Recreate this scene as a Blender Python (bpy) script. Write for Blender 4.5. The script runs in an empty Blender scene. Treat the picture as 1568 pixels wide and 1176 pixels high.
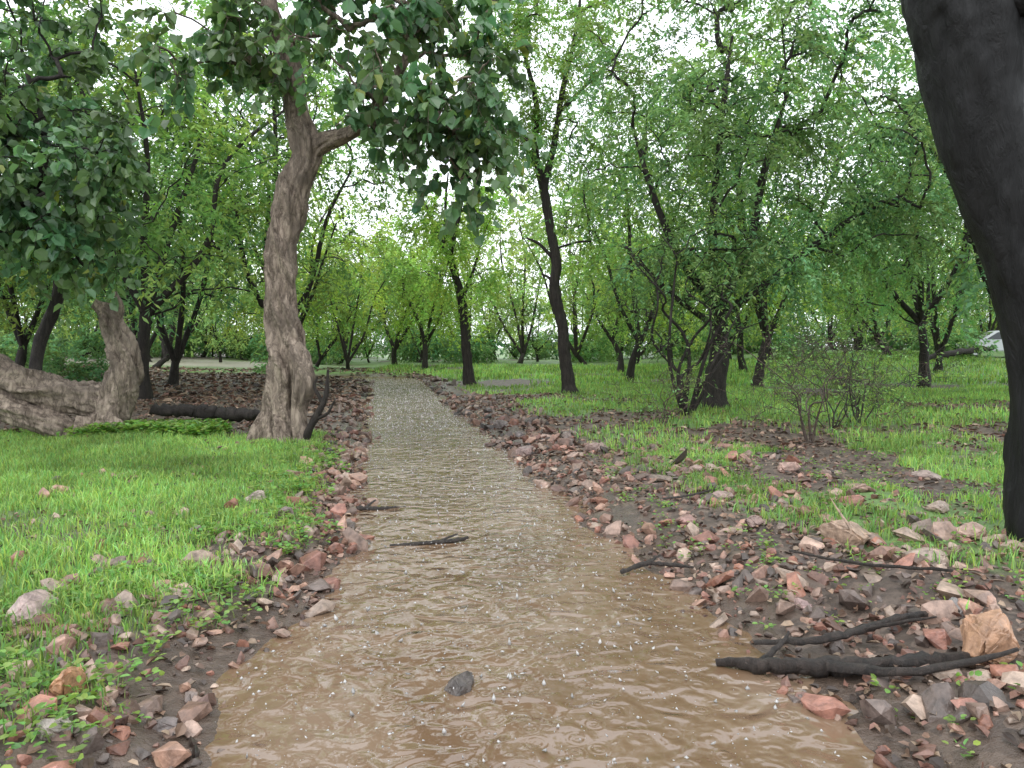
import bpy, bmesh, math, random
import numpy as np
from mathutils import Vector
rng=np.random.default_rng(7); random.seed(7)
scene=bpy.context.scene
scene.view_settings.view_transform='Standard'
try: scene.view_settings.look='None'
except Exception: pass
scene.view_settings.exposure=0
col=scene.collection
CAMZ=1.6
# ------------------------------------------------------------ helpers
def nrm(a):
    return a/np.maximum(np.linalg.norm(a,axis=-1,keepdims=True),1e-9)
def sm(a,b,x):
    t=np.clip((x-a)/(b-a),0,1); return t*t*(3-2*t)
def vn(x,y,sc,seed=0):
    x=np.asarray(x,float)*sc+seed*17.3; y=np.asarray(y,float)*sc+seed*9.1
    xi=np.floor(x); yi=np.floor(y); fx=x-xi; fy=y-yi
    def h(a,b):
        v=np.sin(a*127.1+b*311.7+seed*74.7)*43758.5453
        return v-np.floor(v)
    fx=fx*fx*(3-2*fx); fy=fy*fy*(3-2*fy)
    return (h(xi,yi)*(1-fx)+h(xi+1,yi)*fx)*(1-fy)+(h(xi,yi+1)*(1-fx)+h(xi+1,yi+1)*fx)*fy
def fbm(x,y,sc,seed=0,o=3):
    r=0;a=.5;t=0
    for i in range(o):
        r=r+a*vn(x,y,sc*2**i,seed+i); t+=a; a*=.5
    return r/t
def make_mesh(name,parts,mats):
    V=[];C=[];L=[];LS=[];LT=[];M=[];S=[];off=0;lo=0
    for p in parts:
        v,f,mi,c,smo=p
        v=np.asarray(v,float).reshape(-1,3); f=np.asarray(f,int)
        if len(v)==0 or len(f)==0: continue
        V.append(v)
        if c is None: c=np.ones((len(v),3))
        C.append(np.hstack([np.broadcast_to(c,(len(v),3)),np.ones((len(v),1))]))
        k=f.shape[1]; n=len(f)
        L.append((f+off).ravel()); LS.append(lo+np.arange(n)*k); LT.append(np.full(n,k))
        M.append(np.full(n,mi)); S.append(np.full(n,smo,bool))
        off+=len(v); lo+=n*k
    V=np.vstack(V);C=np.vstack(C);L=np.concatenate(L);LS=np.concatenate(LS);LT=np.concatenate(LT);M=np.concatenate(M);S=np.concatenate(S)
    me=bpy.data.meshes.new(name)
    me.vertices.add(len(V)); me.vertices.foreach_set('co',V.astype(np.float32).ravel())
    me.loops.add(len(L)); me.loops.foreach_set('vertex_index',L.astype(np.int32))
    me.polygons.add(len(LS)); me.polygons.foreach_set('loop_start',LS.astype(np.int32))
    try: me.polygons.foreach_set('loop_total',LT.astype(np.int32))
    except Exception: pass
    for m in mats: me.materials.append(m)
    me.polygons.foreach_set('material_index',M.astype(np.int32))
    me.polygons.foreach_set('use_smooth',S)
    at=me.color_attributes.new('tint','FLOAT_COLOR','POINT')
    at.data.foreach_set('color',C.astype(np.float32).ravel())
    me.update(calc_edges=True); me.validate()
    return me
def add_obj(name,me,parent=None,loc=(0,0,0),rot=0,sc=1):
    o=bpy.data.objects.new(name,me); col.objects.link(o)
    o.location=loc; o.rotation_euler=(0,0,rot); o.scale=(sc,sc,sc)
    if parent: o.parent=parent
    return o
def empty(name):
    e=bpy.data.objects.new(name,None); col.objects.link(e); e.empty_display_size=.3; return e
def tubes(P,R,k=5,ref=None,lump=0):
    P=np.asarray(P,float);R=np.asarray(R,float)
    T,m,_=P.shape
    tan=nrm(np.gradient(P,axis=1))
    mt=np.abs(nrm(P[:,-1]-P[:,0]))
    rf=np.zeros((T,3)); rf[np.arange(T),np.argmin(mt,axis=1)]=1
    if ref is not None: rf[:]=ref
    rf=np.repeat(rf[:,None],m,1)
    u=nrm(np.cross(tan,rf)); w=np.cross(tan,u)
    a=np.arange(k)/k*2*np.pi
    off=(u[:,:,None]*np.cos(a)[None,None,:,None]+w[:,:,None]*np.sin(a)[None,None,:,None])
    RR=np.repeat(R[:,:,None],k,2)
    if lump>0:
        s_=np.cumsum(np.r_[0,np.linalg.norm(np.diff(P[0],axis=0),axis=1)])[None,:,None]
        aa=a[None,None,:]+s_*.7
        n=np.sin(aa*2+s_*1.1)*.6+np.sin(aa*3+1-s_*1.9)*.5+np.sin(aa*5+s_*1.3)*.4+np.sin(aa*8-s_*.9)*.25
        cx,sx_=np.cos(aa),np.sin(aa)
        n2=fbm(cx*1.1+s_*1.1,sx_*1.1+s_*1.5,1.7,3,3)-.5
        n3=fbm(cx*3.4+s_*.6,sx_*3.4-s_*2.2,2.1,8,3)-.5
        n4=sm(.62,.8,vn(cx*1.6+s_*1.3,sx_*1.6+4,1.9,19))   # knots
        RR=RR*(1+lump*(n*.4+n2*1.9+n3*1.3+n4*.9))
    V=P[:,:,None]+off*RR[...,None]
    idx=np.arange(T*m*k).reshape(T,m,k)
    A=idx[:,:-1,:];B=idx[:,1:,:]
    f=np.stack([A,np.roll(A,-1,2),np.roll(B,-1,2),B],-1).reshape(-1,4)
    return V.reshape(-1,3),f
def resample(pts,rad,n):
    pts=np.array(pts,float);rad=np.array(rad,float)
    d=np.r_[0,np.cumsum(np.linalg.norm(np.diff(pts,axis=0),axis=1))]
    t=np.linspace(0,d[-1],n)
    i=np.clip(np.searchsorted(d,t,side='right')-1,0,len(d)-2)
    f=((t-d[i])/(d[i+1]-d[i]))[:,None]
    pe=np.vstack([2*pts[0]-pts[1],pts,2*pts[-1]-pts[-2]])
    p0,p1,p2,p3=pe[i],pe[i+1],pe[i+2],pe[i+3]
    q=.5*((2*p1)+(-p0+p2)*f+(2*p0-5*p1+4*p2-p3)*f**2+(-p0+3*p1-3*p2+p3)*f**3)
    ff=f[:,0]; ff=ff*ff*(3-2*ff)
    return q,rad[i]*(1-ff)+rad[i+1]*ff
# ------------------------------------------------------------ materials
def new_mat(name):
    m=bpy.data.materials.new(name); m.use_nodes=True
    nt=m.node_tree; nt.nodes.clear()
    out=nt.nodes.new('ShaderNodeOutputMaterial')
    return m,nt,out
def N(nt,t,**kw):
    n=nt.nodes.new(t)
    for k,v in kw.items():
        if k in n.inputs: n.inputs[k].default_value=v
        else: setattr(n,k,v)
    return n
def mixc(nt,fac,a,b,mode='MIX'):
    n=nt.nodes.new('ShaderNodeMix'); n.data_type='RGBA'; n.blend_type=mode
    for i,v in ((0,fac),(6,a),(7,b)):
        if hasattr(v,'links'): nt.links.new(v,n.inputs[i])
        else: n.inputs[i].default_value=v if i==0 else (*v,1)
    return n.outputs[2]
def ramp(nt,src,stops):
    r=nt.nodes.new('ShaderNodeValToRGB')
    while len(r.color_ramp.elements)<len(stops): r.color_ramp.elements.new(.5)
    for e,(p,c) in zip(r.color_ramp.elements,stops):
        e.position=p; e.color=(*c,1) if not np.isscalar(c) else (c,c,c,1)
    nt.links.new(src,r.inputs[0]); return r.outputs[0]
def leaf_mat(name,c1,c2,trans=.4,rough=.5,spec=.3,tc=None,plain=False):
    m,nt,out=new_mat(name)
    at=N(nt,'ShaderNodeAttribute',attribute_name='tint')
    oi=N(nt,'ShaderNodeObjectInfo')
    base=mixc(nt,oi.outputs['Random'],c1,c2)
    c=mixc(nt,1.0,base,at.outputs['Color'],'MULTIPLY')
    if plain:
        p=N(nt,'ShaderNodeBsdfDiffuse'); nt.links.new(c,p.inputs['Color'])
    else:
        p=N(nt,'ShaderNodeBsdfPrincipled',Roughness=rough); p.inputs['Specular IOR Level'].default_value=spec
        nt.links.new(c,p.inputs['Base Color'])
    tr=N(nt,'ShaderNodeBsdfTranslucent')
    c2_=mixc(nt,1.0,c,tc or (1.35,1.45,.9),'MULTIPLY')
    nt.links.new(c2_,tr.inputs['Color'])
    mx=N(nt,'ShaderNodeMixShader'); mx.inputs[0].default_value=trans
    nt.links.new(p.outputs[0],mx.inputs[1]); nt.links.new(tr.outputs[0],mx.inputs[2])
    nt.links.new(mx.outputs[0],out.inputs[0]); return m
def bark_mat(name,dark,light,sc=6,bump=.6,rough=.8,spec=.3,thr=(.35,.65),zs=.22,bd=.04,crack=.75,patch=(.4,.72,.55)):
    m,nt,out=new_mat(name)
    tc=N(nt,'ShaderNodeTexCoord'); mp=N(nt,'ShaderNodeMapping'); mp.inputs['Scale'].default_value=(1,1,zs)
    nt.links.new(tc.outputs['Object'],mp.inputs[0])
    n1=N(nt,'ShaderNodeTexNoise',Scale=sc*3.0,Detail=7.0,Roughness=.72,Distortion=.6); nt.links.new(mp.outputs[0],n1.inputs['Vector'])
    n2=N(nt,'ShaderNodeTexNoise',Scale=2.4,Detail=4.0); nt.links.new(tc.outputs['Object'],n2.inputs['Vector'])
    v=N(nt,'ShaderNodeTexVoronoi',Scale=sc*2.4); v.feature='DISTANCE_TO_EDGE'
    nd=mixc(nt,.2,mp.outputs[0],n1.outputs['Color']); nt.links.new(nd,v.inputs['Vector'])
    c=ramp(nt,n1.outputs[0],[(thr[0],dark),(thr[1],light)])
    c=mixc(nt,ramp(nt,v.outputs[0],[(0.0,crack),(.10,0.0)]),c,tuple(x*.5 for x in dark))
    c=mixc(nt,ramp(nt,n2.outputs[0],[(patch[0],.0),(patch[1],patch[2])]),c,tuple(x*.35 for x in light))
    p=N(nt,'ShaderNodeBsdfPrincipled',Roughness=rough); p.inputs['Specular IOR Level'].default_value=spec
    nt.links.new(c,p.inputs['Base Color'])
    b=N(nt,'ShaderNodeBump',Strength=bump,Distance=bd)
    hh=N(nt,'ShaderNodeMath',operation='MULTIPLY_ADD'); nt.links.new(v.outputs[0],hh.inputs[0]); hh.inputs[1].default_value=1.2; nt.links.new(n1.outputs[0],hh.inputs[2])
    nt.links.new(hh.outputs[0],b.inputs['Height']); nt.links.new(b.outputs[0],p.inputs['Normal'])
    nt.links.new(p.outputs[0],out.inputs[0]); return m
M_leafA=leaf_mat('feathery_leaf',(.175,.305,.13),(.23,.365,.12),.46,plain=True)
M_leafN=leaf_mat('feathery_leaf_near',(.15,.27,.15),(.185,.31,.135),.44,plain=True)
M_leafY=leaf_mat('yellow_green_leaf',(.31,.44,.105),(.25,.39,.115),.5,plain=True)
M_leafHaze=leaf_mat('hazed_distant_leaf',(.26,.38,.17),(.34,.46,.17),.5,plain=True)  # far leaves paled and greyed: distance haze mixed into their colour
M_broad=leaf_mat('broad_leaf',(.08,.155,.08),(.10,.19,.088),.38,.33,.55)
M_grass=leaf_mat('grass_blade',(.25,.43,.135),(.25,.43,.135),.42,plain=True,tc=(1.2,1.25,.85))
M_weed=leaf_mat('weed_leaf',(.17,.33,.08),(.17,.33,.08),.4,.4,.4)
M_barkL=bark_mat('pale_bark',(.095,.068,.052),(.46,.37,.295),3.2,1.,.7,zs=.34,bd=.06,crack=.6,thr=(.34,.58),patch=(.45,.68,.7))
M_barkD=bark_mat('dark_bark',(.016,.013,.012),(.055,.045,.038),5,.7,.7)
M_barkW=bark_mat('wet_dark_bark',(.004,.004,.004),(.013,.013,.013),3.2,.8,.55,.3,zs=.2,bd=.025,crack=.6)
M_stick=bark_mat('wet_stick',(.016,.013,.011),(.08,.06,.05),8,.7,.45,.5)
def tint_mat(name,rough=.7,spec=.35,nsc=14,amt=.5,bump=.4):
    m,nt,out=new_mat(name)
    at=N(nt,'ShaderNodeAttribute',attribute_name='tint'); tc=N(nt,'ShaderNodeTexCoord')
    n=N(nt,'ShaderNodeTexNoise',Scale=nsc,Detail=5.0,Roughness=.65); nt.links.new(tc.outputs['Object'],n.inputs['Vector'])
    c=mixc(nt,1.0,at.outputs['Color'],ramp(nt,n.outputs[0],[(.3,1-amt),(.7,1+amt*.4)]),'MULTIPLY')
    p=N(nt,'ShaderNodeBsdfPrincipled',Roughness=rough); p.inputs['Specular IOR Level'].default_value=spec
    nt.links.new(c,p.inputs['Base Color'])
    b=N(nt,'ShaderNodeBump',Strength=bump,Distance=.02); nt.links.new(n.outputs[0],b.inputs['Height']); nt.links.new(b.outputs[0],p.inputs['Normal'])
    nt.links.new(p.outputs[0],out.inputs[0]); return m
M_rock=tint_mat('wet_stone',.38,.55,17,.6,.6)
M_litter=tint_mat('dead_leaf',.45,.45,30,.4,.2)
# ------------------------------------------------------------ terrain
LY=np.array([-8,0,2.8,3.5,4.0,4.9,5.7,6.7,8.2,10.6,13.9,18.1,25.9,33,36,38,40,41])
LL=np.array([-1.5,-1.2,-1.30,-1.38,-1.36,-1.30,-1.27,-1.41,-1.68,-2.15,-2.8,-3.6,-5.0,-6.4,-9,-15,-22,-26])
RR_=np.array([2.4,1.9,1.5,1.22,1.09,1.11,.88,.63,.48,.06,-.6,-1.42,-2.75,-4.0,-4.6,-5.6,-9.5,-26.5])
def edges(y,x=None):
    y=np.asarray(y,float)
    w1=(fbm(y,y*0+3,1.3,11)-.5)*.42; w2=(fbm(y,y*0+8,1.3,15)-.5)*.42
    return np.interp(y,LY,LL)+w1, np.interp(y,LY,RR_)+w2
def sdist(x,y):
    L,R=edges(y); s=np.maximum(L-x,x-R)
    s=np.where(y>41,np.maximum(s,(y-41)),s)
    return s
def height(x,y):
    x=np.asarray(x,float);y=np.asarray(y,float)
    s=sdist(x,y)
    s2=s+(fbm(x,y,2.5,21)-.5)*.32
    h=-.10+.10*sm(-.45,.02,s2)+.13*sm(0,.7,s2)+.08*sm(.6,3.5,s)
    h=h+(fbm(x,y,1.1,5)-.5)*.12*sm(.1,1,s)+(fbm(x,y,5,9)-.5)*.06*sm(-.1,.5,s)
    h=h+1.0*sm(26,48,y)*sm(4,26,x)+.3*sm(14,30,-x)*sm(10,30,y)
    h=h+(fbm(x,y,.12,2)-.5)*.35*sm(4,14,s)
    h=h-.13*np.exp(-((x-1.95-(y-4)*.1)**2/.10+(y-4.15)**2/.35))
    return h
def gmask(x,y):
    s=sdist(x,y); L,R=edges(y)
    left=(x<(L+R)/2)
    n=fbm(x,y,.9,31); n2=fbm(x,y,.33,33); n3=fbm(x,y,2.6,35)
    gl=sm(.3,.9,s+(n3-.5)*.9)*(1-sm(11.3,12.6,y+(n-.5)*2))*sm(2.7,4.2,y+(n3-.5)*1.8 -(x+1.3)*.22)
    gl=gl*(1-.75*sm(.55,.7,fbm(x,y,1.5,37))*(1-sm(5.0,7,y)))
    gl=gl+ .9*sm(38,43,y)*sm(.4,.55,n2)*sm(-30,-10,x)
    near=sm(.43,.60,n)*.85*sm(.8,1.7,s)*(1-sm(10,12,y))*sm(3.5,5.5,y)
    band=sm(10.5,14.0,y+(n-.5)*5)*sm(.36,.52,n2+.12*sm(4,8,x)+(n-.5)*.35)*sm(.9,2.2,s)
    far=sm(19,23,y)*sm(.5,1.5,s)*sm(.28,.42,n2)
    gr=np.maximum(np.maximum(near,band),far)
    return np.clip(np.where(left,gl,gr),0,1)
def axis(lo,hi,fine0,fine1,d,growth=1.12):
    a=list(np.arange(fine0,fine1,d)); st=d; v=a[-1]
    while v<hi: st*=growth; v+=st; a.append(v)
    st=d; v=a[0]; b=[]
    while v>lo: st*=growth; v-=st; b.append(v)
    return np.array(b[::-1]+a)
xs=axis(-420,420,-4.5,5,.07,1.06); ys=axis(-120,600,1.5,9,.06,1.035)
X,Y=np.meshgrid(xs,ys); Z=height(X,Y)
nx,ny=len(xs),len(ys)
idx=np.arange(nx*ny).reshape(ny,nx)
F=np.stack([idx[:-1,:-1],idx[:-1,1:],idx[1:,1:],idx[1:,:-1]],-1).reshape(-1,4)
g=gmask(X,Y); s=sdist(X,Y)
wet=1-sm(.0,.9,s+(fbm(X,Y,2,41)-.5)*.6)
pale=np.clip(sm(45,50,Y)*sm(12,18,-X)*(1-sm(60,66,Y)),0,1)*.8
tint=np.stack([g,wet,pale],-1).reshape(-1,3)
m,nt,out=new_mat('forest_floor')
at=N(nt,'ShaderNodeAttribute',attribute_name='tint'); sp=N(nt,'ShaderNodeSeparateColor'); nt.links.new(at.outputs['Color'],sp.inputs[0])
tc=N(nt,'ShaderNodeTexCoord')
def noise(sc,d=5.,r=.6):
    n=N(nt,'ShaderNodeTexNoise',Scale=sc,Detail=d,Roughness=r); nt.links.new(tc.outputs['Object'],n.inputs['Vector']); return n.outputs[0]
nA=noise(9.,6.,.7)
vo=N(nt,'ShaderNodeTexVoronoi',Scale=13.); nt.links.new(tc.outputs['Object'],vo.inputs['Vector'])
soil=ramp(nt,nA,[(.3,(.032,.024,.019)),(.5,(.08,.058,.045)),(.72,(.16,.118,.092))])
soil=mixc(nt,ramp(nt,vo.outputs['Color'],[(.6,0.),(.75,.5)]),soil,(.20,.145,.112))
grass=ramp(nt,nA,[(.3,(.07,.125,.035)),(.7,(.18,.32,.09))])
c=mixc(nt,ramp(nt,sp.outputs[0],[(.3,0.),(.85,.9)]),soil,grass)
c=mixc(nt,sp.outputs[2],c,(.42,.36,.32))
c=mixc(nt,ramp(nt,sp.outputs[1],[(.2,0.),(.9,.6)]),c,(.085,.06,.045))
p=N(nt,'ShaderNodeBsdfPrincipled'); nt.links.new(c,p.inputs['Base Color'])
nt.links.new(ramp(nt,sp.outputs[1],[(.1,.6),(.8,.16)]),p.inputs['Roughness'])
b=N(nt,'ShaderNodeBump',Strength=.8,Distance=.04); nt.links.new(nA,b.inputs['Height']); nt.links.new(b.outputs[0],p.inputs['Normal'])
nt.links.new(p.outputs[0],out.inputs[0]); M_ground=m
add_obj('ground',make_mesh('ground',[(np.stack([X,Y,Z],-1),F,0,tint,True)],[M_ground]))
# ------------------------------------------------------------ water
wy=np.concatenate([np.arange(-6,1.5,.25),np.arange(1.5,12,.03),np.arange(12,41.5,.09)])
K=90
L,R=edges(wy); L=L-.6;R=R+1.0
tt=np.linspace(0,1,K)
WX=L[:,None]*(1-tt)+R[:,None]*tt; WY=np.repeat(wy[:,None],K,1)
ph=WY*2.0+ (fbm(WX,WY,.8,51)-.5)*7
WZ=.006*np.sin(ph)+.018*(fbm(WX*.9,WY*1.5,1.8,53,2)-.5)+.003*(fbm(WX,WY*1.3,6,55,2)-.5)
for yy,am in((6.1,.014),(7.4,.012),(9.5,.02),(11.6,.022),(14.5,.026),(18,.026),(22,.03)):
    o=yy+(fbm(WX,WX*0,1.6,57)-.5)*.8
    WZ+=am*np.exp(-((WY-o)/.16)**2)*vn(WX,WY*0,1.5,int(yy*10))
n0,k0=WX.shape; idx=np.arange(n0*k0).reshape(n0,k0)
F=np.stack([idx[:-1,:-1],idx[:-1,1:],idx[1:,1:],idx[1:,:-1]],-1).reshape(-1,4)
m,nt,out=new_mat('muddy_water')
tc=N(nt,'ShaderNodeTexCoord')
mp=N(nt,'ShaderNodeMapping'); mp.inputs['Scale'].default_value=(1,1.1,1); nt.links.new(tc.outputs['Object'],mp.inputs[0])
n1=N(nt,'ShaderNodeTexNoise',Scale=.9,Detail=2.,Distortion=1.5); nt.links.new(mp.outputs[0],n1.inputs['Vector'])
n2=N(nt,'ShaderNodeTexNoise',Scale=18.,Detail=.5,Roughness=.4,Distortion=.4); nt.links.new(mp.outputs[0],n2.inputs['Vector'])
n3=N(nt,'ShaderNodeTexNoise',Scale=5.5,Detail=.3,Distortion=1.0); nt.links.new(mp.outputs[0],n3.inputs['Vector'])
c=ramp(nt,n1.outputs[0],[(.3,(.135,.080,.045)),(.52,(.18,.115,.070)),(.72,(.215,.15,.102))])
def rings(sc,off):
    v=N(nt,'ShaderNodeTexVoronoi',Scale=sc); mm=N(nt,'ShaderNodeMapping'); mm.inputs['Location'].default_value=off; nt.links.new(tc.outputs['Object'],mm.inputs[0]); nt.links.new(mm.outputs[0],v.inputs['Vector'])
    s1=N(nt,'ShaderNodeMath',operation='MULTIPLY'); nt.links.new(v.outputs['Distance'],s1.inputs[0]); s1.inputs[1].default_value=34
    s2=N(nt,'ShaderNodeMath',operation='SINE'); nt.links.new(s1.outputs[0],s2.inputs[0])
    f=ramp(nt,v.outputs['Distance'],[(0.,1.),(.5,0.)])
    s3=N(nt,'ShaderNodeMath',operation='MULTIPLY'); nt.links.new(s2.outputs[0],s3.inputs[0]); nt.links.new(f,s3.inputs[1]); return s3.outputs[0]
r1=rings(4.2,(0,0,0)); r2=rings(7,(3.3,1.7,.4))
ad=N(nt,'ShaderNodeMath',operation='ADD'); nt.links.new(r1,ad.inputs[0]); nt.links.new(r2,ad.inputs[1])
w2=N(nt,'ShaderNodeMath',operation='MULTIPLY'); nt.links.new(n2.outputs[0],w2.inputs[0]); w2.inputs[1].default_value=.3
ma=N(nt,'ShaderNodeMath',operation='MULTIPLY_ADD'); nt.links.new(ad.outputs[0],ma.inputs[0]); ma.inputs[1].default_value=.13; nt.links.new(w2.outputs[0],ma.inputs[2])
mb=N(nt,'ShaderNodeMath',operation='MULTIPLY_ADD'); nt.links.new(n3.outputs[0],mb.inputs[0]); mb.inputs[1].default_value=2.8; nt.links.new(ma.outputs[0],mb.inputs[2])
b=N(nt,'ShaderNodeBump',Strength=1.,Distance=.012); nt.links.new(mb.outputs[0],b.inputs['Height'])
df=N(nt,'ShaderNodeBsdfDiffuse'); nt.links.new(c,df.inputs['Color'])
gs=N(nt,'ShaderNodeBsdfGlossy',Roughness=.05); nt.links.new(b.outputs[0],gs.inputs['Normal'])
fr=N(nt,'ShaderNodeFresnel',IOR=1.9); nt.links.new(b.outputs[0],fr.inputs['Normal'])
mx=N(nt,'ShaderNodeMixShader'); nt.links.new(fr.outputs[0],mx.inputs[0]); nt.links.new(df.outputs[0],mx.inputs[1]); nt.links.new(gs.outputs[0],mx.inputs[2])
nt.links.new(mx.outputs[0],out.inputs[0])
M_water=m
add_obj('flooded_stream',make_mesh('flooded_stream',[(np.stack([WX,WY,WZ],-1),F,0,None,True)],[M_water]))
# rain splashes
ns=15000
u=rng.random(ns); sy=np.where(u<.13,rng.uniform(2.2,6,ns),np.where(u<.32,rng.uniform(6,12,ns),rng.uniform(12,36,ns))); L,R=edges(sy); sx=L+.1+(R-L-.2)*rng.random(ns)
sr=.0024+.0085*rng.random(ns)**3.5; sr*=1+.6*sm(10,16,sy); st=np.where(rng.random(ns)<.7,rng.uniform(.3,.9,ns),rng.uniform(1.0,2.0,ns))
ring=np.array([[1,0,0],[0,1,0],[-1,0,0],[0,-1,0]],float)[None]*sr[:,None,None]*rng.uniform(.6,1.6,(ns,4,1))
a=rng.uniform(0,6.28,ns); ca,sa=np.cos(a)[:,None],np.sin(a)[:,None]
ring=np.stack([ring[...,0]*ca-ring[...,1]*sa,ring[...,0]*sa+ring[...,1]*ca,ring[...,2]],-1)
c0=np.stack([sx,sy,.010+rng.random(ns)**2*.025],-1)
axd=nrm(np.array([0,0,1.])+rng.normal(size=(ns,3))*.5)*(sr*st)[:,None]
V=np.concatenate([c0[:,None]+ring,(c0-axd)[:,None],(c0+axd*1.5)[:,None]],1).reshape(-1,3)
tf=[[4,(i+1)%4,i] for i in range(4)]+[[5,i,(i+1)%4] for i in range(4)]
base=(np.arange(ns)*6)[:,None,None]
m,nt,out=new_mat('splash_water'); p=N(nt,'ShaderNodeBsdfPrincipled',Roughness=.2); p.inputs['Specular IOR Level'].default_value=.8
at=N(nt,'ShaderNodeAttribute',attribute_name='tint'); nt.links.new(at.outputs['Color'],p.inputs['Base Color'])
nt.links.new(p.outputs[0],out.inputs[0])
ct=np.repeat(rng.uniform(.22,.52,(ns,1))+.15*sm(10,18,sy)[:,None],6,0)*np.array([1.,.97,.94])
add_obj('rain_splashes',make_mesh('rain_splashes',[(V,(np.array(tf)[None]+base).reshape(-1,3),0,ct,True)],[m]))
# ------------------------------------------------------------ leaves
def leaf_faces(P,D,Nn,Ln,Wd,broad=False,fold=.25):
    S=nrm(np.cross(D,Nn)); U=np.cross(S,D)
    n=len(P); Ln=Ln[:,None];Wd=Wd[:,None]
    if not broad:
        V=np.stack([P,P+D*Ln*.45+S*Wd*.5,P+D*Ln,P+D*Ln*.45-S*Wd*.5],1)
        return V.reshape(-1,3),np.arange(n*4).reshape(n,4),4
    V=np.stack([P,P+D*Ln*.25+S*Wd*.46+U*Wd*fold,P+D*Ln*.68+S*Wd*.48+U*Wd*fold*.8-U*Ln*.06,P+D*Ln-U*Ln*.16,
                P+D*Ln*.68-S*Wd*.48+U*Wd*fold*.8-U*Ln*.06,P+D*Ln*.25-S*Wd*.46+U*Wd*fold],1)
    b=(np.arange(n)*6)[:,None]
    f=np.vstack([b+np.array([0,1,2,3]),b+np.array([0,3,4,5])])
    return V.reshape(-1,3),f,6
def build_tree(name,trunks,crowns,leafmat,barkmat,seed=0,style='feather',clr=.6,ntw=10,nl=24,twl=.9,droop=.55,leaf=(.13,.045),
               rmin=.012,kseg=10,lump=.12,trunk_res=14,wob=.12,twig_r=.004,rscale=1.0,twigs=True,bseg=5):
    r=np.random.default_rng(seed)
    parts=[];pos=[];par=[]
    for pts,rad in trunks:
        n=max(8,int(trunk_res*len(pts)))
        q,rr=resample(pts,rad,n)
        v,f=tubes(q[None],rr[None],kseg,lump=lump)
        parts.append((v,f,0,None,True))
        e=len(v)-kseg; vv=np.vstack([v[e:],q[-1:]+ (q[-1:]-q[-2:-1])*.3])
        parts.append((vv,np.array([[i,(i+1)%kseg,kseg] for i in range(kseg)]),0,None,True))
        for i in range(0,n,2):
            if i>n*.3: pos.append(q[i]);par.append(-1)
    C=[]
    for c,rad,cnt in crowns:
        d=nrm(r.normal(size=(cnt,3)))*(r.random((cnt,1))**.45)
        C.append(np.array(c)+d*np.array(rad))
    if C:
        C=np.vstack(C)
        base=np.array(pos)
        dd=np.min(np.linalg.norm(C[:,None]-base[None],axis=2),axis=1)
        C=C[np.argsort(dd)]
        branches=[];count=np.zeros(len(pos)+len(C)*8)
        for c in C:
            A=np.array(pos); dv=c-A; dist=np.linalg.norm(dv,axis=1)
            cost=dist+np.maximum(0,-(dv[:,2])+.15*dist)*1.2
            i=int(np.argmin(cost)); a=A[i]; m_=6
            t=np.linspace(0,1,m_)[:,None]
            ln=dist[i]
            q=a+(c-a)*t+np.array([0,0,1])*(np.sin(t*np.pi)*ln*.10)+ (r.random((m_,3))-.5)*ln*wob*np.sin(t*np.pi)
            ids=[i]
            for k in range(1,m_):
                pos.append(q[k]);par.append(ids[-1]); ids.append(len(pos)-1)
            branches.append((q,ids))
            j=ids[-1]
            while j!=-1: count[j]+=1; j=par[j]
        Q=np.array([b_[0] for b_ in branches])
        Rd=np.array([[rmin*rscale*(max(count[j],.6)**.52) for j in b_[1][1:]] for b_ in branches])
        Rd=np.hstack([Rd[:,:1]*1.1,Rd])
        v,f=tubes(Q,Rd,bseg); parts.append((v,f,0,None,True))
        nC=len(C);T=nC*ntw
        cc=np.repeat(C,ntw,0)
        st=cc+nrm(r.normal(size=(T,3)))*r.random((T,1))*clr*.55
        out_=nrm(cc-C.mean(0))
        d=nrm(nrm(r.normal(size=(T,3)))+out_*.5+np.array([0,0,.15]))
        ln=twl*r.uniform(.5,1.2,(T,1))
        def curve(t):
            return st[:,None]+d[:,None]*ln[:,None]*t[...,None]+np.array([0,0,-1.])*(droop*ln[:,None]*t[...,None]**2)
        if twigs:
            m_=4; tt=np.broadcast_to(np.linspace(0,1,m_),(T,m_))
            q=curve(tt); q=np.concatenate([cc[:,None],q],1)
            v,f=tubes(q,np.broadcast_to(np.linspace(twig_r*1.6,twig_r*.6,m_+1),(T,m_+1)),3); parts.append((v,f,0,None,True))
        t=r.random((T,nl))**.8
        P=curve(t).reshape(-1,3)
        tan=nrm((d[:,None]*ln[:,None]+np.array([0,0,-2.])*(droop*ln[:,None]*t[...,None])).reshape(-1,3))
        side=nrm(np.cross(tan,np.array([0,0,1.])))*np.where(r.random(len(tan))<.5,1,-1)[:,None]
        D=nrm(tan*.5+side*.8+r.normal(size=P.shape)*.35+np.array([0,0,-.25 if style=='feather' else -.55]))
        Nn=nrm(np.array([0,0,1.])+r.normal(size=P.shape)*.55)
        Ls=leaf[0]*r.uniform(.6,1.3,len(P)); Ws=leaf[1]*r.uniform(.7,1.3,len(P))
        if style=='broad': Ws=Ls*leaf[1]/leaf[0]*r.uniform(.85,1.15,len(P))
        v,f,k=leaf_faces(P,D,Nn,Ls,Ws,style=='broad')
        ct=np.repeat(r.uniform(.6,1.4,nC),ntw*nl); lt=r.uniform(.75,1.25,len(P))
        warm=np.repeat(r.uniform(-.12,.25,nC),ntw*nl)+r.normal(size=len(P))*.06
        tn=(ct*lt)[:,None]*np.stack([1+warm,np.ones_like(warm),1-warm*.6],-1)
        if style=='broad':
            y=r.random(len(P))<.02; tn[y]=np.array([2.6,1.6,.8])
        parts.append((v,f,1,np.repeat(tn,k,0),False))
    return make_mesh(name,parts,[barkmat,leafmat])
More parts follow.
